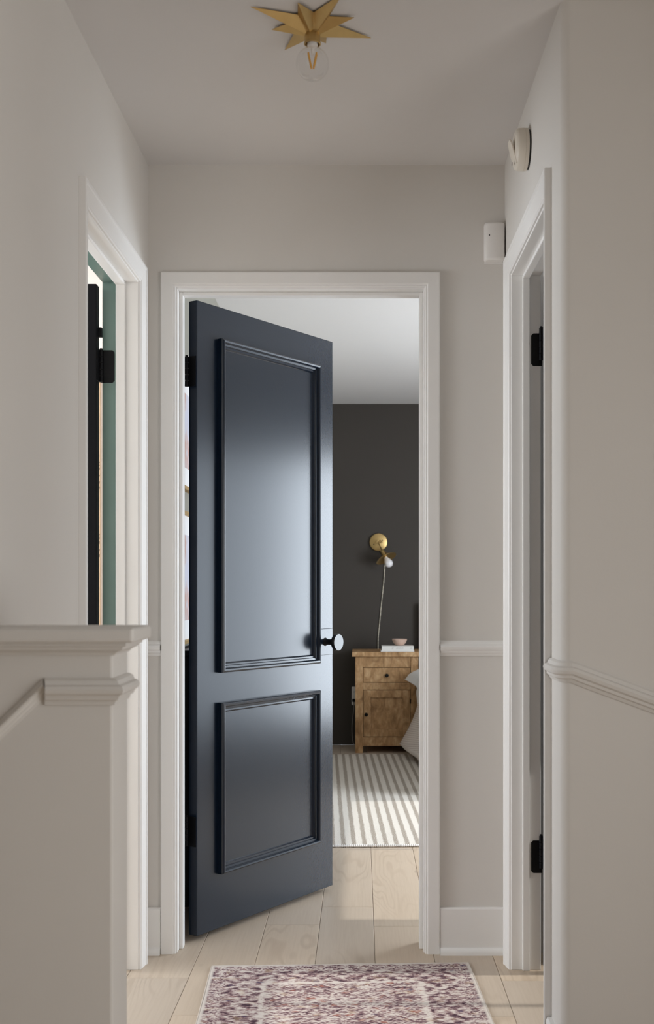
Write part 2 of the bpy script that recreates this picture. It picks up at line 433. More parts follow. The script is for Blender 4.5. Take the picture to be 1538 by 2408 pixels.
# hall left wall with doorway; rounded outer corner towards the landing
def rounded(cx, cy, r, a0, a1, n=10):
    return [(cx + r * math.cos(R(a0 + (a1 - a0) * i / n)), cy + r * math.sin(R(a0 + (a1 - a0) * i / n))) for i in range(n + 1)]
YP = 2.02
wall('wall_left', [(XL - TL, XL, SY1 + J, YE, 0, CEIL), (XL - TL, XL, SY0 - J, SY1 + J, SZL + J, CEIL)],
     M['wall'], 'left hall wall with the narrow side doorway',
     [([(-2.6, YP)] + rounded(XL - .02, YP + .02, .02, -90, 0) + [(XL, SY0 - J), (XL - TL, SY0 - J), (XL - TL, YP + .1), (-2.6, YP + .1)], 0, CEIL)])
wall('wall_right', [(XR, XR + TR, SY1 + J, YE, 0, CEIL), (XR, XR + TR, SY0 - J, SY1 + J, SZR + J, CEIL)],
     M['wall'], 'right hall wall above and beside the right doorway')
RB = .022
wn = [(1.6, YN + .12), (XR + TR, YN + .12), (XR + TR, SY0 - J), (XR, SY0 - J)] + rounded(XR + RB, YN + RB, RB, 180, 270, 14) + [(1.6, YN)]
wnear = MB().prism(wn, 0, CEIL, smooth=True).build('wall_near', M['wall'], kind='structure', label='near right wall with a rounded corner facing the landing')
# bedroom
wall('wall_bedroom_far', [(-.76, XW + .1, YB, YB + .1, 0, CEIL)], M['charcoal'], 'charcoal painted bedroom wall behind the brass sconce')
wall('wall_bedroom_left', [(-.76, -.66, YE + TE, YB, 0, CEIL)], M['taupe'], 'taupe bedroom wall seen left of the black door')
WY0, WY1, WZ0, WZ1 = 3.88, 6.07, .30, 1.94
wall('wall_bedroom_window', [(XW, XW + .1, YE + TE, WY0, 0, CEIL), (XW, XW + .1, WY1, YB, 0, CEIL), (XW, XW + .1, WY0, WY1, 0, WZ0), (XW, XW + .1, WY0, WY1, WZ1, CEIL)],
     M['wall'], 'bedroom window wall out of view on the right')
# left room
wall('wall_left_room_far', [(-3.3, XL - TL, 4.75, 4.85, 0, CEIL)], M['blushwall'], 'blush wall of the left room seen through the hinge gap')
wall('wall_left_room_window', [(-3.4, -3.3, YP, 2.17, 0, CEIL), (-3.4, -3.3, 4.35, 4.85, 0, CEIL), (-3.4, -3.3, 2.17, 4.35, 0, .78), (-3.4, -3.3, 2.17, 4.35, 2.12, CEIL)],
     M['wall'], 'window wall of the left room')
wall('wall_left_room_side', [(-3.4, -2.6, YP, YP + .1, 0, CEIL), (XL - TL, -.76, YE + TE, 4.75, 0, CEIL)], M['wall'], 'side walls of the left room')
# right room (behind the right doorway)
wall('wall_right_room', [(XW, XW + .1, 2.56, 2.74, 0, CEIL), (XW, XW + .1, 3.5, YE + TE, 0, CEIL), (XW, XW + .1, 2.74, 3.5, 0, .92), (XW, XW + .1, 2.74, 3.5, 2.08, CEIL), (1.6, XW, 2.56, 2.68, 0, CEIL)],
     M['wall'], 'plain walls of the right side room')
# landing behind the camera
wall('wall_landing_right', [(1.4, 1.5, -1.2, -.02, 0, CEIL), (1.4, 1.5, 1.42, YN, 0, CEIL), (1.4, 1.5, -.02, 1.42, 0, .33), (1.4, 1.5, -.02, 1.42, 1.87, CEIL)], M['wall'], 'landing wall with a window right of the viewer')
wall('wall_landing_back', [(-2.6, 1.5, -1.3, -1.2, 0, CEIL)], M['wall'], 'landing wall behind the viewer')
wall('wall_landing_left', [(-2.7, -2.6, -1.3, YP + .1, 0, CEIL)], M['wall'], 'far left wall of the landing')
# window frames
def window(n, axis_x, y0, y1, z0, z1, label):
    e = empty('window_%d' % n, (axis_x, (y0 + y1) / 2, z0), kind='structure', label=label)
    hy = (y1 - y0) / 2; H = z1 - z0; t = .045
    m = MB().box(-.02, .02, -hy, -hy + t, 0, H).box(-.02, .02, hy - t, hy, 0, H).box(-.02, .02, -hy + t, hy - t, 0, t).box(-.02, .02, -hy + t, hy - t, H - t, H)
    m.build('window_frame', M['trim'], e, bevel=.003)
    MB().box(-.012, .012, -.012, .012, t, H - t).build('mullion', M['trim'], e)
window(1, XW + .05, WY0, WY1, WZ0, WZ1, 'white framed bedroom window')
window(2, -3.35, 2.17, 4.35, .78, 2.12, 'white framed left room window')
window(3, XW + .05, 2.74, 3.5, .92, 2.08, 'white framed right room window')
window(4, 1.45, -.02, 1.42, .33, 1.87, 'white framed landing window')

# ------------------------------------------------------------------ doorways: casing, jamb, stop
def doorway(n, loc, rz, w, top, T, label, stop0, stop1, green=False, cw=.046, proj=.018, flat=False):
    e = empty('trim_%d' % n, loc, rz, kind='structure', label=label)
    # profile: a outward from the opening edge, b proud of the wall
    cw_ = .004 + cw
    pr = [(.004, .0), (.004, .006), (.0065, .0085), (.0085, .0085), (.0095, .0075), (.0105, .0095), (.012, .0100), (cw_ - .012, .0150), (cw_ - .010, proj - .0006), (cw_ - .007, proj), (cw_ - .002, proj), (cw_, proj - .002), (cw_, 0)]
    if flat: pr = [(.004, .0), (.004, .009), (.0065, .0115), (.0085, .0115), (.0095, .0105), (.0105, .0135), (.0125, .0150), (.015, .0155), (cw_ - .003, .0165), (cw_, .0140), (cw_, 0)]
    rings = [[(-a, -b, 0) for a, b in pr], [(-a, -b, top + a) for a, b in pr], [(w + a, -b, top + a) for a, b in pr], [(w + a, -b, 0) for a, b in pr]]
    names = ('casing_leg', 'casing_head', 'casing_leg')
    for k in range(3):
        MB().sweep([rings[k], rings[k + 1]], closed=False, cap=False).build(names[k], M['trim'], e)
    # jamb boards
    ymax = T if not green else stop1
    MB().box(-J, 0, -.001, ymax, 0, top + J).build('jamb', M['trim'], e, bevel=.0015)
    MB().box(w, w + J, -.001, ymax, 0, top + J).build('jamb', M['trim'], e, bevel=.0015)
    MB().box(0, w, -.001, ymax, top, top + J).build('head_jamb', M['trim'], e, bevel=.0015)
    if green:
        MB().box(-J, 0, stop1, T, 0, top + J).build('painted_jamb', M['green'], e, label='green painted rebate of the left doorway')
        MB().box(w, w + J, stop1, T, 0, top + J).build('painted_jamb', M['green'], e)
        MB().box(0, w, stop1, T, top, top + J).build('painted_head_jamb', M['green'], e)
    s = .011
    MB().box(0, s, stop0, stop1, 0, top).build('door_stop', M['trim'], e, bevel=.002)
    MB().box(w - s, w, stop0, stop1, 0, top).build('door_stop', M['trim'], e, bevel=.002)
    MB().box(s, w - s, stop0, stop1, top - s, top).build('head_stop', M['trim'], e, bevel=.002)
    return e
doorway(1, (OX0, YE, 0), 0, OX1 - OX0, OZ, TE, 'white casing around the bedroom doorway', .035, .075, flat=True)
doorway(2, (XL, SY0, 0), R(90), SY1 - SY0, SZL, TL, 'white casing of the left side doorway with green rebate', .036, .064, green=True, cw=.055)
doorway(3, (XR, SY1, 0), R(-90), SY1 - SY0, SZR, TR, 'white casing of the right side doorway', .032, .053, cw=.055)

# ------------------------------------------------------------------ chair rails and baseboards
RAIL = [(0, -.023), (.004, -.023), (.007, -.016), (.012, -.013), (.013, -.007), (.019, -.003), (.021, .004), (.018, .010), (.011, .013), (.008, .020), (.003, .024), (0, .024)]   # (proud, z)
def rail_x(name, x0, x1, y, z, label, r0=0, r1=0):
    """rail on a wall facing -Y"""
    m = MB()
    m.sweep([[(x0 - r0 * p, y - p, z + h) for p, h in RAIL], [(x1 + r1 * p, y - p, z + h) for p, h in RAIL]], closed=False, cap=False, smooth=False)
    return m.build(name, M['trim'], kind='structure', label=label)
ZR_ = .943
rail_x('trim_4', OX1 + .051, XR, YE, ZR_, 'white chair rail right of the bedroom doorway')
rail_x('trim_5', XL, OX0 - .051, YE, ZR_, 'short stub of chair rail left of the bedroom doorway')
def board_x(name, x0, x1, y, label):
    e = empty(name, ((x0 + x1) / 2, y, 0), kind='structure', label=label)
    h = (x1 - x0) / 2
    MB().prism([(-.014, 0), (0, 0), (0, .142), (-.010, .142), (-.014, .138)], -h, h, axis='x').build('board', M['trim'], e)
    q = [(-.014, 0)] + [(-.014 - .016 * math.sin(R(a)), .02 * math.cos(R(a))) for a in range(0, 91, 15)]
    MB().prism(q, -h, h, axis='x', smooth=True).build('shoe_moulding', M['trim'], e)
    return e
board_x('baseboard_end', OX1 + .051, XR, YE, 'white baseboard right of the bedroom doorway')
board_x('baseboard_left_end', XL, OX0 - .051, YE, 'short white baseboard left of the bedroom doorway')
# right near wall: rail wraps the rounded corner, then runs down along the stair
def near_rail():
    z = .945; path = []
    pts = [((XR, SY0 - .0615), (-1, 0), 0)]
    for a in range(180, 271, 10):
        pts.append(((XR + RB + RB * math.cos(R(a)), YN + RB + RB * math.sin(R(a))), (math.cos(R(a)), math.sin(R(a))), 0))
    rings = []
    for (px, py), (nx, ny), dz in pts:
        rings.append([(px + nx * p, py + ny * p, z + h) for p, h in RAIL])
    for x in (XR + RB + .01, 1.38):
        dz = -(x - XR - RB) * .37
        rings.append([(x, YN - p, z + h * 1.07 + dz) for p, h in RAIL])
    return MB().sweep(rings, closed=False, cap=False).build('trim_6', M['wallsatin'], kind='structure', label='white chair rail wrapping the near right corner and sloping down')
near_rail()
def near_base():
    prof = [(0, 0), (.014, 0), (.014, .122), (.010, .130), (0, .130)]
    rings = []
    pts = [((XR, SY0 - .0615), (-1, 0))] + [((XR + RB + RB * math.cos(R(a)), YN + RB + RB * math.sin(R(a))), (math.cos(R(a)), math.sin(R(a)))) for a in range(180, 271, 10)] + [((1.38, YN), (0, -1))]
    for (px, py), (nx, ny) in pts: rings.append([(px + nx * p, py + ny * p, h) for p, h in prof])
    return MB().sweep(rings, closed=False, cap=False).build('baseboard_near', M['trim'], kind='structure', label='white baseboard wrapping the near right corner')
near_base()

# ------------------------------------------------------------------ half wall beside the stairs
HX, HY0, HY1 = -.409, 1.90, 2.02
hw = empty('wall_half', (HX, HY0, 0), kind='structure', label='white half wall with moulded cap in the left foreground')
MB().box(-1.6, 0, 0, HY1 - HY0, 0, 1.045).build('body', M['wall'], hw, bevel=.004)
def wrap(prof, zc, name, bevel=0):
    """moulding along front (-Y) and right end (+X) of the half wall; prof (proud, z)"""
    rings = [[(-1.6, -p, zc + h) for p, h in prof], [(p, -p, zc + h) for p, h in prof], [(p, HY1 - HY0, zc + h) for p, h in prof]]
    return MB().sweep(rings, closed=False, cap=False).build(name, M['wallsatin'], hw)
wrap([(0, -.024), (.004, -.024), (.007, -.020), (.013, -.017), (.019, -.014), (.021, -.010), (.027, -.008), (.027, 0), (0, 0)], 1.046, 'cap_moulding')
MB().prism([(-1.6, -.043), (.043, -.043), (.043, HY1 - HY0), (-1.6, HY1 - HY0)], 1.044, 1.068).build('cap', M['wallsatin'], hw, bevel=.006, seg=3)
CR = [(0, -.022), (.004, -.022), (.006, -.015), (.011, -.013), (.014, -.006), (.020, -.002), (.022, .004), (.019, .010), (.013, .012), (.010, .019), (.004, .022), (0, .022)]
def half_rail():
    zc = .962; xm = -.112; L = 1.2; q = .55
    sl_ = MB().sweep([[(xm - L, -p * q, zc + .0087 - L * .96 + h * q * 1.4) for p, h in CR], [(xm + .002 - h * q * .3, -p * q, zc + .0087 + h * q * 1.1) for p, h in CR]], closed=False, cap=False)
    sl_.build('stair_rail_moulding', M['wallsatin'], hw)
    rings = [[(xm, -.0, zc + h) for p, h in CR], [(xm + .3 * p, -p, zc + h) for p, h in CR]]
    rings.append([(p, -p, zc + h) for p, h in CR])
    rings.append([(p, HY1 - HY0, zc + h) for p, h in CR])
    MB().sweep(rings, closed=False, cap=False).build('chair_rail', M['wallsatin'], hw)
half_rail()

# ------------------------------------------------------------------ doors
def frame_sweep(x0, x1, z0, z1, prof, y, sy):
    """closed mitred frame on a door face at y, proud in direction sy; prof (inset, proud)"""
    m = MB()
    cs = [(x0, z0, 1, 1), (x1, z0, -1, 1), (x1, z1, -1, -1), (x0, z1, 1, -1), (x0, z0, 1, 1)]
    m.sweep([[(cx + ax * a, y + sy * b, cz + az * a) for a, b in prof] for cx, cz, ax, az in cs], closed=False, cap=False)
    return m
MOULD = [(0, 0), (0, .015), (.002, .020), (.006, .023), (.011, .022), (.014, .017), (.015, .012), (.021, .011), (.023, .006), (.028, .006), (.031, .002), (.033, 0)]
def hinge(door, z, side, t, leaf=.030):
    h = .048
    e = MB()
    ys = -.004 * side
    yk = (-1) * side * 0.004
    e.box(-.0018, .0006, min(0, side * leaf), max(0, side * leaf), z - h, z + h)              # leaf on the door edge
    hb = e.build('hinge', M['iron'], door, bevel=.0006)
    k = MB(); r = .006
    for i in range(5):
        z0 = z - h + i * (2 * h / 5)
        k.lathe([(r, z0 + .0006), (r, z0 + 2 * h / 5 - .0006)], 12, Matrix.Translation((-.0045, -side * .005, 0)))
    k.lathe([(.0045, z + h), (.0045, z + h + .004), (0, z + h + .006)], 12, Matrix.Translation((-.0045, -side * .005, 0)))
    k.build('knuckle', M['iron'], hb)
    return hb
def door(n, loc, rz, W, H, side, label, t=.035, panels=True, knob=True, hz=(.35, 1.823), paint='door'):
    """local x from the pin, side = sign of y of the hall face (y from 0 to side*t)"""
    d = empty('door_%d' % n, loc, rz, kind='structure', label=label)
    tag(d, cat='door')
    z0, z1 = .018, .018 + H
    MB().box(0, W, min(0, side * t), max(0, side * t), z0, z1).build('slab', M[paint], d, bevel=.0018)
    if panels:
        for a, b in ((.853, 1.943), (.196, .755)):
            for yy, sy in ((side * t, side), (0, -side)):
                frame_sweep(.107 - .004, W - .101, a, b, MOULD, yy, sy).build('panel_moulding', M['door'], d)
    for z in hz: hinge(d, z, side, t)
    if knob:
        kz, kx = .930, W - .060
        for yy, sy in ((side * t, side), (0, -side)):
            ro = MB().box(kx - .047, kx + .047, min(yy, yy + sy * .009), max(yy, yy + sy * .009), kz - .0485, kz + .0485).build('rosette', M['door'], d, bevel=.0012)
            Mx = Matrix.Translation((kx, yy + sy * .008, kz)) @ Matrix.Rotation(R(90 if sy < 0 else -90), 4, 'X')
            MB().lathe([(.016, 0), (.013, .006), (.0105, .012), (.0105, .034), (.013, .040), (.0285, .046), (.0305, .048), (.0305, .060), (.0295, .0615), (0, .0615)], 40, Mx).build('knob', M['knobface'], ro)
    return d
TH = R(56.5)
d1 = door(1, (-.551, 3.695, 0), TH, .756, 2.030, -1, 'black two panel bedroom door standing half open')
# jamb leaves of the bedroom door hinges
for z in (.35, 1.823):
    MB().box(OX0 - .0002, OX0 + .0016, YE + .083, YE + TE + .008, z - .048, z + .048).build('hinge_leaf', M['iron'], None).parent = None
for o in [o for o in COL.objects if o.name.startswith('hinge_leaf')]:
    o.parent = bpy.data.objects['trim_1']; o.location = (-OX0, -YE, 0)
d2 = door(2, (XL - TL - .007, SY1 - .012, 0), R(180), .64, 2.0, 1, 'black door opened into the left room, mostly hidden', panels=False, knob=False, hz=(.35, 1.785), paint='matteblack')
MB().box(-.006, .006, .0, .012, 1.868, 1.896).build('door_stop_peg', M['iron'], d2, loc=(-.004, 0, 0), bevel=.001)
d3 = door(3, (XR + TR + .004, SY1 - .012, 0), R(0), .64, 2.03, -1, 'black door opened into the right room, seen as a dark sliver', panels=False, knob=False, hz=(.35, 1.85), paint='matteblack')
def jamb_leaf(e, xloc, y0, y1, z):
    MB().prism([(y0, z - .048), (y1 - .006, z - .048), (y1, z - .042), (y1, z + .042), (y1 - .006, z + .048), (y0, z + .048)] if y1 > y0 else
               [(y0, z - .048), (y0, z + .048), (y1 + .006, z + .048), (y1, z + .042), (y1, z - .042), (y1 + .006, z - .048)], xloc - .0012, xloc + .0012, axis='x').build('hinge_leaf', M['iron'], e)
for z in (.35, 1.785): jamb_leaf(bpy.data.objects['trim_2'], SY1 - SY0 - .0004, TL + .004, .069, z)
for z in (.335, 1.835): jamb_leaf(bpy.data.objects['trim_3'], .0004, TR + .004, .058, z)

# ------------------------------------------------------------------ ceiling star light
SX, SY_ = -.111, 2.66
st = empty('ceiling_light', (SX, SY_, CEIL), label='brass starburst ceiling light with a clear globe bulb', cat='ceiling light')
MB().lathe([(.034, -.0005), (.034, -.008), (.024, -.018), (.0, -.018)], 32).build('canopy', M['brass'], st)
for k in range(8):
    a = R(28.5 + 45 * k); ln = .154 if k % 2 == 0 else .100
    zt = -.004 if k % 2 == 0 else -.006
    hub = Vector((.012 * math.cos(a), .012 * math.sin(a), -.034)); tip = Vector((ln * math.cos(a), ln * math.sin(a), zt))
    vr = .050
    v0 = Vector((vr * math.cos(a - R(22.5)), vr * math.sin(a - R(22.5)), -.0045)); v1 = Vector((vr * math.cos(a + R(22.5)), vr * math.sin(a + R(22.5)), -.0045))
    h0 = Vector((.012 * math.cos(a - R(22.5)), .012 * math.sin(a - R(22.5)), -.030)); h1 = Vector((.012 * math.cos(a + R(22.5)), .012 * math.sin(a + R(22.5)), -.030))
    m = MB(); m.v = [tuple(p) for p in (hub, tip, v0, v1, h0, h1)]; m.f = [[0, 4, 2, 1], [0, 1, 3, 5]]; m.sm = [False, False]
    m.build('ray', M['brass'], st, solid=.0014)
sk = MB().lathe([(.013, -.020), (.0165, -.026), (.0175, -.034), (.0185, -.040), (.0185, -.050), (.0195, -.051), (.0195, -.054), (.0170, -.0545), (.0165, -.044), (0, -.044)], 36).build('socket', M['brass'], st)
bl = [(.0125, -.044), (.013, -.056), (.016, -.063)]
for i in range(3, 25):
    a = R(90 - 180 * i / 24)
    bl.append((max(.0385 * math.cos(a), 0), -.099 + .0385 * math.sin(a)))
gb = MB().lathe(bl, 40).build('bulb', M['glass'], st, label='clear glass globe bulb')
MB().lathe([(.0118, -.044), (.0122, -.058), (.011, -.060), (.004, -.064), (.003, -.078), (0, -.078)], 20).build('bulb_stem', M['plastic'], gb)
for s, yy in ((-1, .004), (1, .004), (-1, -.004), (1, -.004)):
    MB().tube([(s * .0095, yy * 1.4, -.075), (s * .0025, yy * .5, -.109)], .0021, 8).build('filament', M['filament'], gb)

# ------------------------------------------------------------------ smoke detector and motion sensor
sd = empty('smoke_detector', (XR, 3.06, 2.2945), label='round ivory smoke detector with hanging flap above right doorway', cat='smoke detector')
Mx = Matrix.Rotation(R(-90), 4, 'Y')     # local z -> -X
MB().lathe([(.050, 0), (.050, .005)], 40, Mx).build('mount_plate', M['dark'], sd)
MB().lathe([(.0535, .005), (.0545, .012), (.0545, .0125), (.0535, .0135), (.0545, .0145), (.0535, .030), (.050, .036), (.040, .040), (0, .040)], 44, Mx).build('body', M['ivory'], sd)
fl = MB().prism([(-.024, -.034), (.024, -.034), (.027, -.020), (.024, .022), (.014, .034), (-.014, .034), (-.024, .022), (-.027, -.020)], 0, .005, axis='x')
fl.build('battery_flap', M['ivory'], sd, loc=(-.046, -.004, -.012), rot=(0, R(-15), 0), bevel=.0018)
MB().box(-.0465, -.0455, -.014, -.008, -.046, -.038).build('test_mark', M['dark'], sd)

ms = empty('motion_sensor', (.412, YE, 2.193), label='white wall motion sensor in the corner above the bedroom doorway', cat='motion sensor')
front = [(.031, 0), (.031, -.026)] + [(.031 * math.cos(R(a)), -.026 - .013 * math.sin(R(a))) for a in range(10, 171, 16)] + [(-.031, -.026), (-.031, 0)]
MB().prism(front, -.056, .060, smooth=True).build('housing', M['plastic'], ms, bevel=.007, seg=4)
MB().box(-.029, .029, -.003, 0, -.060, .0635).build('back_plate', M['plastic'], ms)
MB().box(.0312, .0318, -.020, -.017, -.05, .05).build('seam', M['dark'], ms)
MB().box(-.0185, -.0155, -.0375, -.0345, .016, .022).build('lens', M['dark'], ms)

# ------------------------------------------------------------------ hall rug
def rug_mesh(hx, hy, th, nx, ny, amp, f):
    m = MB(); idx = {}
    for j in range(ny + 1):
        for i in range(nx + 1):
            x = -hx + 2 * hx * i / nx; y = -hy + 2 * hy * j / ny
            z = th + amp * math.sin(f * x + 1.3) * math.sin(f * .8 * y + .4)
            ex = .0016 * math.sin(23 * y) if i in (0, nx) else 0; ey = .0016 * math.sin(31 * x) if j in (0, ny) else 0
            m.v.append((x + ex, y + ey, z))
    n0 = len(m.v)
    for v in list(m.v): m.v.append((v[0], v[1], .0004))
    W_ = nx + 1
    for j in range(ny):
        for i in range(nx):
            a = j * W_ + i
            m.f.append([a, a + 1, a + W_ + 1, a + W_]); m.sm.append(True)
    for i in range(nx):
        m.f.append([i, n0 + i, n0 + i + 1, i + 1]); m.sm.append(False)
        a = ny * W_ + i; m.f.append([a, a + 1, n0 + a + 1, n0 + a]); m.sm.append(False)
    for j in range(ny):
        a = j * W_; m.f.append([a, a + W_, n0 + a + W_, n0 + a]); m.sm.append(False)
        a = j * W_ + nx; m.f.append([a, n0 + a, n0 + a + W_, a + W_]); m.sm.append(False)
    return m
RZ = R(2.35)
rc = Vector((-.0595, 3.4475)) + Vector((math.sin(RZ), -math.cos(RZ))) * .60
hr = empty('hall_rug', (rc.x, rc.y, 0), RZ, label='faded mauve and cream patterned rug on the hall floor', cat='rug')
rug_mesh(.383, .60, .005, 60, 90, .0006, 14).build('pile', M['persian'], hr)
for s in (-1, 1):
    MB().tube([(s * .384, -.60 + 1.2 * i / 40, .0032) for i in range(41)], .0026, 8).build('binding', M['binding'], hr)
fr = MB()
for s in (-1, 1):
    for i in range(190):
        x = -.381 + .762 * i / 189 + random.uniform(-.001, .001); L = random.uniform(.004, .009)
        fr.box(x - .0011, x + .0011, min(s * .598, s * (.60 + L)), max(s * .598, s * (.60 + L)), .0006, .004)
fr.build('fringe', M['binding'], hr, kind='stuff')

# ------------------------------------------------------------------ bedroom rug
br = empty('striped_rug', (.52, 6.375, 0), R(1.9), label='ivory and grey striped woven rug on the bedroom floor', cat='rug')
rug_mesh(.80, 1.35, .012, 60, 80, .0012, 9).build('weave', M['stripe_rug'], br)
lo = MB()
for i in range(190):
    x = -.795 + 1.59 * i / 189
    lo.lathe([(0, -.0052), (.0038, -.0030), (.0048, 0), (.0038, .0030), (0, .0052)], 6, Matrix.Translation((x, -1.351, .0072)) @ Matrix.Scale(1.3, 4, (0, 0, 1)))
lo.build('edge_loops', M['linen'], br, kind='stuff')

# ------------------------------------------------------------------ nightstand
NX0, NX1, NY0, NY1, NH = -.036, .393, 7.835, 8.200, .688
ns = empty('nightstand', ((NX0 + NX1) / 2, NY0, 0), label='weathered brown wooden nightstand with one drawer and one door', cat='nightstand')
hwid = (NX1 - NX0) / 2; dep = NY1 - NY0
MB().box(-hwid - .022, hwid + .022, -.02, dep + .004, NH - .032, NH).build('top', M['mango'], ns, bevel=.003)
for sx in (-1, 1):
    for y0 in (0, dep - .05):
        MB().box(min(sx * hwid, sx * (hwid - .052)), max(sx * hwid, sx * (hwid - .052)), y0, y0 + .05, 0, NH - .032).build('leg', M['mango'], ns, bevel=.002)
    MB().box(min(sx * (hwid - .012), sx * (hwid - .03)), max(sx * (hwid - .012), sx * (hwid - .03)), .05, dep - .05, .085, NH - .032).build('side_panel', M['mango'], ns)
iw = hwid - .052
MB().box(-iw, iw, .004, .03, .582, NH - .032).build('top_rail', M['mango'], ns, bevel=.0015)
MB().box(-iw, iw, .004, .03, .430, .478).build('middle_rail', M['mango'], ns, bevel=.0015)
MB().box(-iw, iw, .004, .03, .048, .108).build('bottom_rail', M['mango'], ns, bevel=.0015)
MB().box(-iw, iw, dep - .02, dep - .01, .05, NH - .032).build('back_panel', M['mango'], ns)
MB().box(-iw, iw, .03, dep - .02, .07, .085).build('bottom_shelf', M['mango'], ns)
dr = MB().box(-iw + .003, iw - .003, .006, .026, .481, .579).build('drawer', M['mango'], ns, bevel=.0015)
KN = [(.004, 0), (.005, .006), (.010, .009), (.0125, .014), (.010, .019), (0, .021)]
MB().lathe(KN, 20, Matrix.Translation((0, .006, .528)) @ Matrix.Rotation(R(90), 4, 'X')).build('knob', M['iron'], dr)
dd = MB().box(-iw + .003, iw - .003, .019, .026, .111, .427).build('cabinet_door', M['mango'], ns)
for bx in ((-iw + .003, -iw + .053, .111, .427), (iw - .053, iw - .003, .111, .427)):
    MB().box(bx[0], bx[1], .003, .020, bx[2], bx[3]).build('door_stile', M['mango'], dd, bevel=.0015)
for z0, z1 in ((.111, .163), (.377, .427)):
    MB().box(-iw + .053, iw - .053, .0035, .020, z0, z1).build('door_rail', M['mango'], dd, bevel=.0015)
MB().lathe(KN, 20, Matrix.Translation((-iw + .022, .005, .262)) @ Matrix.Rotation(R(90), 4, 'X')).build('knob', M['iron'], dd)
for z in (.352, .17):
    MB().box(iw - .006, iw + .002, -.001, .012, z - .016, z + .016).build('hinge', M['iron'], dd)

# books, bowl
def book(name, cx, cy, z, w, d, h, label, letters=False, rz=0):
    e = empty(name, (cx, cy, z), rz, label=label, cat='book')
    t = .0018
    MB().box(-w/2, w/2, -d/2, d/2, 0, t).box(-w/2, w/2, -d/2, d/2, h - t, h).box(-w/2, w/2, -d/2, -d/2 + t, t, h - t).build('cover', M['paper'], e)
    MB().box(-w/2 + .003, w/2 - .003, -d/2 + t, d/2 - .004, t, h - t).build('pages', M['pages'], e)
    if letters:
        m = MB(); random.seed(3)
        for x0, n in ((-.040, 2), (-.010, 6), (.085, 2)):
            x = x0
            for i in range(n):
                wl = random.choice([.004, .005, .006]); zb = h * .34; zt = h * .68
                m.box(x, x + .0012, -d/2 - .0004, -d/2, zb, zt)
                m.box(x + .0012, x + wl, -d/2 - .0004, -d/2, (zt if i % 2 else zb + .004) - .0012, zt if i % 2 else zb + .004)
                if i % 3 != 1: m.box(x + wl, x + wl + .001, -d/2 - .0004, -d/2, zb, zt)
                x += wl + .0028
        m.build('spine_lettering', M['ink'], e, kind='stuff')
    return e
book('book', .252, 7.93, NH, .228, .165, .0085, 'thin white book at the bottom of the nightstand pile')
book('book', .2535, 7.93, NH + .0085, .218, .155, .0300, 'thick white book with faint grey spine lettering under the bowl', True)
bw = MB().lathe([(0, 0), (.022, 0), (.030, .005), (.042, .018), (.050, .035), (.0525, .044), (.0510, .0445), (.047, .035), (.038, .018), (.026, .008), (0, .006)], 40)
tag(bw.build('bowl', M['clay'], loc=(.268, 7.93, NH + .0385)), 'small pink clay bowl standing on the white books', 'bowl')

# ------------------------------------------------------------------ wall sconce
sc = empty('wall_sconce', (.128, YB, 1.449), label='brass plug in wall sconce with small shade and white bulb', cat='wall sconce')
My = Matrix.Rotation(R(90), 4, 'X')      # local z -> -Y
MB().lathe([(.062, 0), (.064, .003), (.064, .018), (.0625, .021), (.060, .0225), (0, .0225)], 48, My).build('canopy', M['brass'], sc)
for x, z in ((-.034, -.016), (.028, .013)):
    MB().lathe([(.0035, .0225), (.003, .0245), (0, .025)], 12, Matrix.Translation((x, 0, z)) @ My).build('screw', M['iron'], sc)
MB().box(-.016, -.002, -.052, -.0225, -.008, .012).build('bracket', M['brass'], sc, bevel=.002)
MB().lathe([(.006, 0), (.006, .012), (.010, .012), (.010, .018), (.004, .018), (.004, .026), (.008, .026), (.008, .030), (0, .030)], 16, Matrix.Translation((-.002, -.040, .004)) @ Matrix.Rotation(R(90), 4, 'Y')).build('thumb_screw', M['brass'], sc)
A0 = Vector((-.006, -.047, .004)); A1 = Vector((.024, -.118, -.064))
MB().tube([A0, A0.lerp(A1, .5), A1], [.0036, .0036, .006], 12).build('arm', M['brass'], sc)
ax = Vector((.045, -.034, -.088)).normalized()
Ms = Matrix.Translation(A1) @ ax.to_track_quat('Z', 'Y').to_matrix().to_4x4()
so_ = MB().lathe([(.006, -.004), (.014, 0), (.0155, .004), (.0155, .022), (.0175, .024), (.0175, .028), (.0145, .031), (.0145, .056), (.012, .058), (0, .058)], 28, Ms).build('socket', M['brass'], sc)
MB().tube([Ms @ Vector((.014, 0, .016)), Ms @ Vector((.032, 0, .016))], .0022, 8).lathe([(.006, 0), (.006, .003)], 12, Ms @ Matrix.Translation((.032, 0, .016)) @ Matrix.Rotation(R(90), 4, 'Y')).build('switch_key', M['brass'], so_)
MB().lathe([(.0145, .046), (.035, .0485), (.058, .055), (.0765, .066), (.077, .0675), (.0755, .0675), (.057, .0575), (.035, .051), (.0145, .049)], 44, Ms).build('shade', M['brass'], sc)
bp = [(.012, .056), (.0135, .062), (.0165, .070), (.024, .084), (.0285, .098), (.0295, .107), (.028, .117), (.022, .127), (.012, .1335), (0, .1355)]
MB().lathe(bp, 32, Ms).build('bulb', M['frost'], sc, label='frosted white bulb')
cp = [(.010, -.010, -.055), (.044, -.010, -.12), (.046, -.008, -.16), (.036, -.007, -.30), (.020, -.007, -.45), (.006, -.008, -.60), (-.002, -.008, -.68), (-.003, -.009, -.76), (-.003, -.012, -.83)]
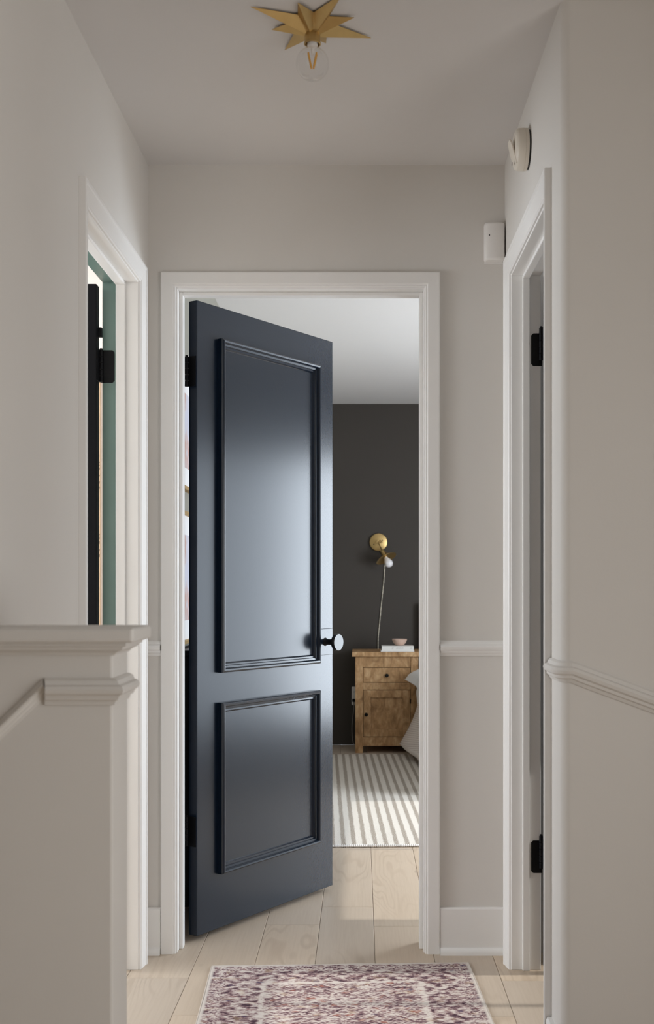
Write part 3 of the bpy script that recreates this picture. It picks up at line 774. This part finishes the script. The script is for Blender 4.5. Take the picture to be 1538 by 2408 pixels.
def catmull(P, n=8):
    P = [Vector(p) for p in P]; out = []
    for i in range(len(P) - 1):
        p0, p1, p2, p3 = P[max(i-1, 0)], P[i], P[i+1], P[min(i+2, len(P)-1)]
        for k in range(n):
            t = k / n
            out.append(.5 * ((2*p1) + (p2-p0)*t + (2*p0-5*p1+4*p2-p3)*t*t + (3*p1-p0-3*p2+p3)*t**3))
    return out + [P[-1]]
cl = catmull(cp, 22); cm = MB()
for ph in (0, math.pi):
    cm.tube([p + Vector((math.cos(i * .55 + ph), math.sin(i * .55 + ph), 0)) * .0017 for i, p in enumerate(cl)], .0022, 6)
cm.build('cord', M['cord'], sc, label='cream twisted fabric cord')

# wall outlet beside the nightstand
wo = empty('power_outlet', (-.030, YB, .350), label='white power outlet half hidden behind the nightstand', cat='outlet')
MB().box(-.034, .034, -.014, 0, -.066, .066).build('plate', M['plastic'], wo, bevel=.010, seg=4)
for z in (.028, -.030):
    for x in (-.016, -.004):
        MB().box(x - .0012, x + .0012, -.0148, -.0138, z - .004, z + .006).build('slot', M['dark'], wo)
MB().box(-.030, -.006, -.036, -.014, -.040, -.020).build('plug', M['iron'], wo, bevel=.003)
MB().tube(catmull([(-.018, -.034, -.04), (-.020, -.034, -.10), (-.030, -.030, -.20), (-.030, -.028, -.27), (-.020, -.03, -.34), (.01, -.03, -.346)], 6), .003, 8).build('lead', M['greycord'], wo)

# ------------------------------------------------------------------ bed, quilt, sheet, pillow
bd = empty('bed', (1.10, 7.2, .0135), label='bed standing right of the nightstand, mostly behind the door frame', cat='bed')
MB().box(-.66, .70, -.98, .98, .20, .30).build('bed_frame', M['mango'], bd, bevel=.006)
for sx in (-.62, .62):
    for sy in (-.92, .92):
        MB().box(sx - .03, sx + .03, sy - .03, sy + .03, 0, .20).build('leg', M['mango'], bd)
MB().box(-.66, .70, -.97, .94, .30, .52).build('mattress', M['linen'], bd, bevel=.04, seg=4)
MB().box(-.68, .72, .98, 1.03, .10, 1.0).build('headboard', M['mango'], bd, bevel=.01)
# quilt: side drop flares out towards the head end
def quilt():
    m = MB(); rows = []
    NY = 46
    for j in range(NY + 1):
        t = j / NY; y = 6.16 + (7.76 - 6.16) * t
        hem = .395 - .040 * max(0, (t - .25) / .75) - .098 * max(0, (t - .45) / .55) ** 1.6 + .008 * math.sin(13 * t)
        hz = .055 + .012 * math.sin(9 * t) + .012 * max(0, (t - .8) / .2)
        prof = []
        for k in range(9):
            s = k / 8; prof.append((1.4 - (1.4 - .475) * s,   .544 + .004 * math.sin(7 * s + 5 * t)))
        for a in (25, 50, 75, 90):
            prof.append((.475 - .045 * math.sin(R(a)),   .544 - .045 * (1 - math.cos(R(a)))))
        for k in range(1, 17):
            s = k / 16; z = .49 - (.49 - hz) * s
            x = .43 + (hem - .43) * (s ** 1.5) - .055 * math.exp(-((s - .15) / .3) ** 2) * t * .4 + .005 * math.sin(16 * t + 4 * s) * s
            prof.append((x, z))
        # the head end of the drop falls back: nearer the pillow on top
        rows.append([(x, y - (.22 * (1 - ((.49 - z) / .44)) * max(0, (t - .7) / .3) if z < .5 else .22 * max(0, (t - .7) / .3)), z) for x, z in prof])
    m.sweep(rows, closed=False, cap=False, smooth=True)
    o = m.build('quilt', M['quilt'], solid=.012)
    return tag(o, 'ribbed blush quilt hanging over the bed edge to the rug', 'quilt')
quilt()
def sheet():
    m = MB(); rows = []
    for j in range(17):
        t = j / 16; y = 7.45 + .37 * t
        prof = [(.95, .548), (.60, .55), (.47, .548), (.425, .535), (.40, .50), (.383 - .012 * math.sin(5 * t), .46), (.378 - .01 * math.sin(7 * t), .42), (.380 + .006 * math.sin(9 * t), .38), (.384, .345 + .012 * math.sin(6 * t)), (.388, .32 + .014 * math.sin(6 * t))]
        rows.append([(x, y, z) for x, z in prof])
    m.sweep(rows, closed=False, cap=False, smooth=True)
    return tag(m.build('bed_sheet', M['linen'], solid=.006, subsurf=1), 'white sheet showing between pillow and quilt', 'sheet')
sheet()
def pillow():
    m = MB(); N = 22; top = []; bot = []
    for j in range(N + 1):
        for i in range(N + 1):
            u = -1 + 2 * i / N; v = -1 + 2 * j / N
            pinch = 1 - .10 * (1 - u * u) * (abs(v) ** 3) - .10 * (1 - v * v) * 0
            x = .34 * u * (1 - .12 * (1 - v * v) * 0 - .07 * (1 - abs(v)) * 1) ; y = .25 * v * (1 - .07 * (1 - abs(u)))
            h = ((1 - u ** 4) * (1 - v ** 4)) ** .45 * .075
            top.append((x, y, h)); bot.append((x, y, -h * .8))
    W_ = N + 1; n = len(top); m.v = top + bot
    for j in range(N):
        for i in range(N):
            a = j * W_ + i
            m.f.append([a, a + 1, a + W_ + 1, a + W_]); m.sm.append(True)
            m.f.append([n + a, n + a + W_, n + a + W_ + 1, n + a + 1]); m.sm.append(True)
    o = m.build('pillow', M['linen'], loc=(.66, 7.57, .566), rot=(R(6), R(-14), R(8)))
    return tag(o, 'white pillow drooping over the bed edge by the nightstand', 'pillow')
pillow()

# ------------------------------------------------------------------ things on the bedroom's left wall, seen past the door hinges
ds = empty('dresser', (-.50, 4.60, 0), label='navy dresser against the taupe wall behind the black door', cat='dresser')
MB().box(-.155, .055, -.55, .55, .08, .890).build('body', M['navy'], ds, bevel=.003)
MB().box(-.158, .065, -.56, .56, .890, .910).build('top', M['navy'], ds, bevel=.003)
MB().box(-.145, .03, -.52, .52, .0, .08).build('plinth', M['navy'], ds)
for j in range(3):
    f = MB().box(.055, .068, -.53, .53, .10 + j * .262, .352 + j * .262).build('drawer', M['navy'], ds, bevel=.003)
    for y in (-.26, .26):
        MB().lathe([(.006, 0), (.006, .010), (.012, .014), (0, .018)], 16, Matrix.Translation((.068, y, .226 + j * .262)) @ Matrix.Rotation(R(90), 4, 'Y')).build('knob', M['brass'], f)
def framed(z0, z1, label):
    e = empty('picture_frame', (-.66, 4.24, z0), label=label, cat='picture')
    H = z1 - z0; w = .28; b = .014
    MB().box(0, .022, -w, w, 0, b).build('frame_bar', M['gilt'], e, bevel=.001)
    MB().box(0, .022, -w, w, H - b, H).build('frame_bar', M['gilt'], e, bevel=.001)
    MB().box(0, .022, -w, -w + b, b, H - b).build('frame_bar', M['gilt'], e, bevel=.001)
    MB().box(0, .022, w - b, w, b, H - b).build('frame_bar', M['gilt'], e, bevel=.001)
    MB().box(.004, .010, -w + b, w - b, b, H - b).build('mat_board', M['linen'], e)
    MB().box(.010, .0105, -w + .085, w - .085, .085, H - .085).build('print', M['art'], e)
framed(1.490, 1.935, 'upper gilt framed picture on the taupe wall behind the door')
framed(.923, 1.411, 'lower gilt framed picture just above the navy dresser')

# tan board with dark marks in the left room
tb = empty('wooden_board', (-1.092, 4.75, .42), label='tall narrow tan wooden board with dark marks in left room', cat='board')
MB().box(-.045, .020, -.012, 0, 0, 1.62).build('board', M['tanboard'], tb, bevel=.001)
mk = MB(); random.seed(11)
for z0, z1 in ((1.115, 1.225), (.835, .945)):
    z = z0
    while z < z1:
        hgt = random.choice([.006, .010, .012]); l = random.uniform(.012, .026)
        mk.box(.018 - l, .0185, -.0128, -.0120, z, z + hgt); z += hgt + random.choice([.006, .012, .02])
mk.build('marks', M['blackink'], tb, kind='stuff')
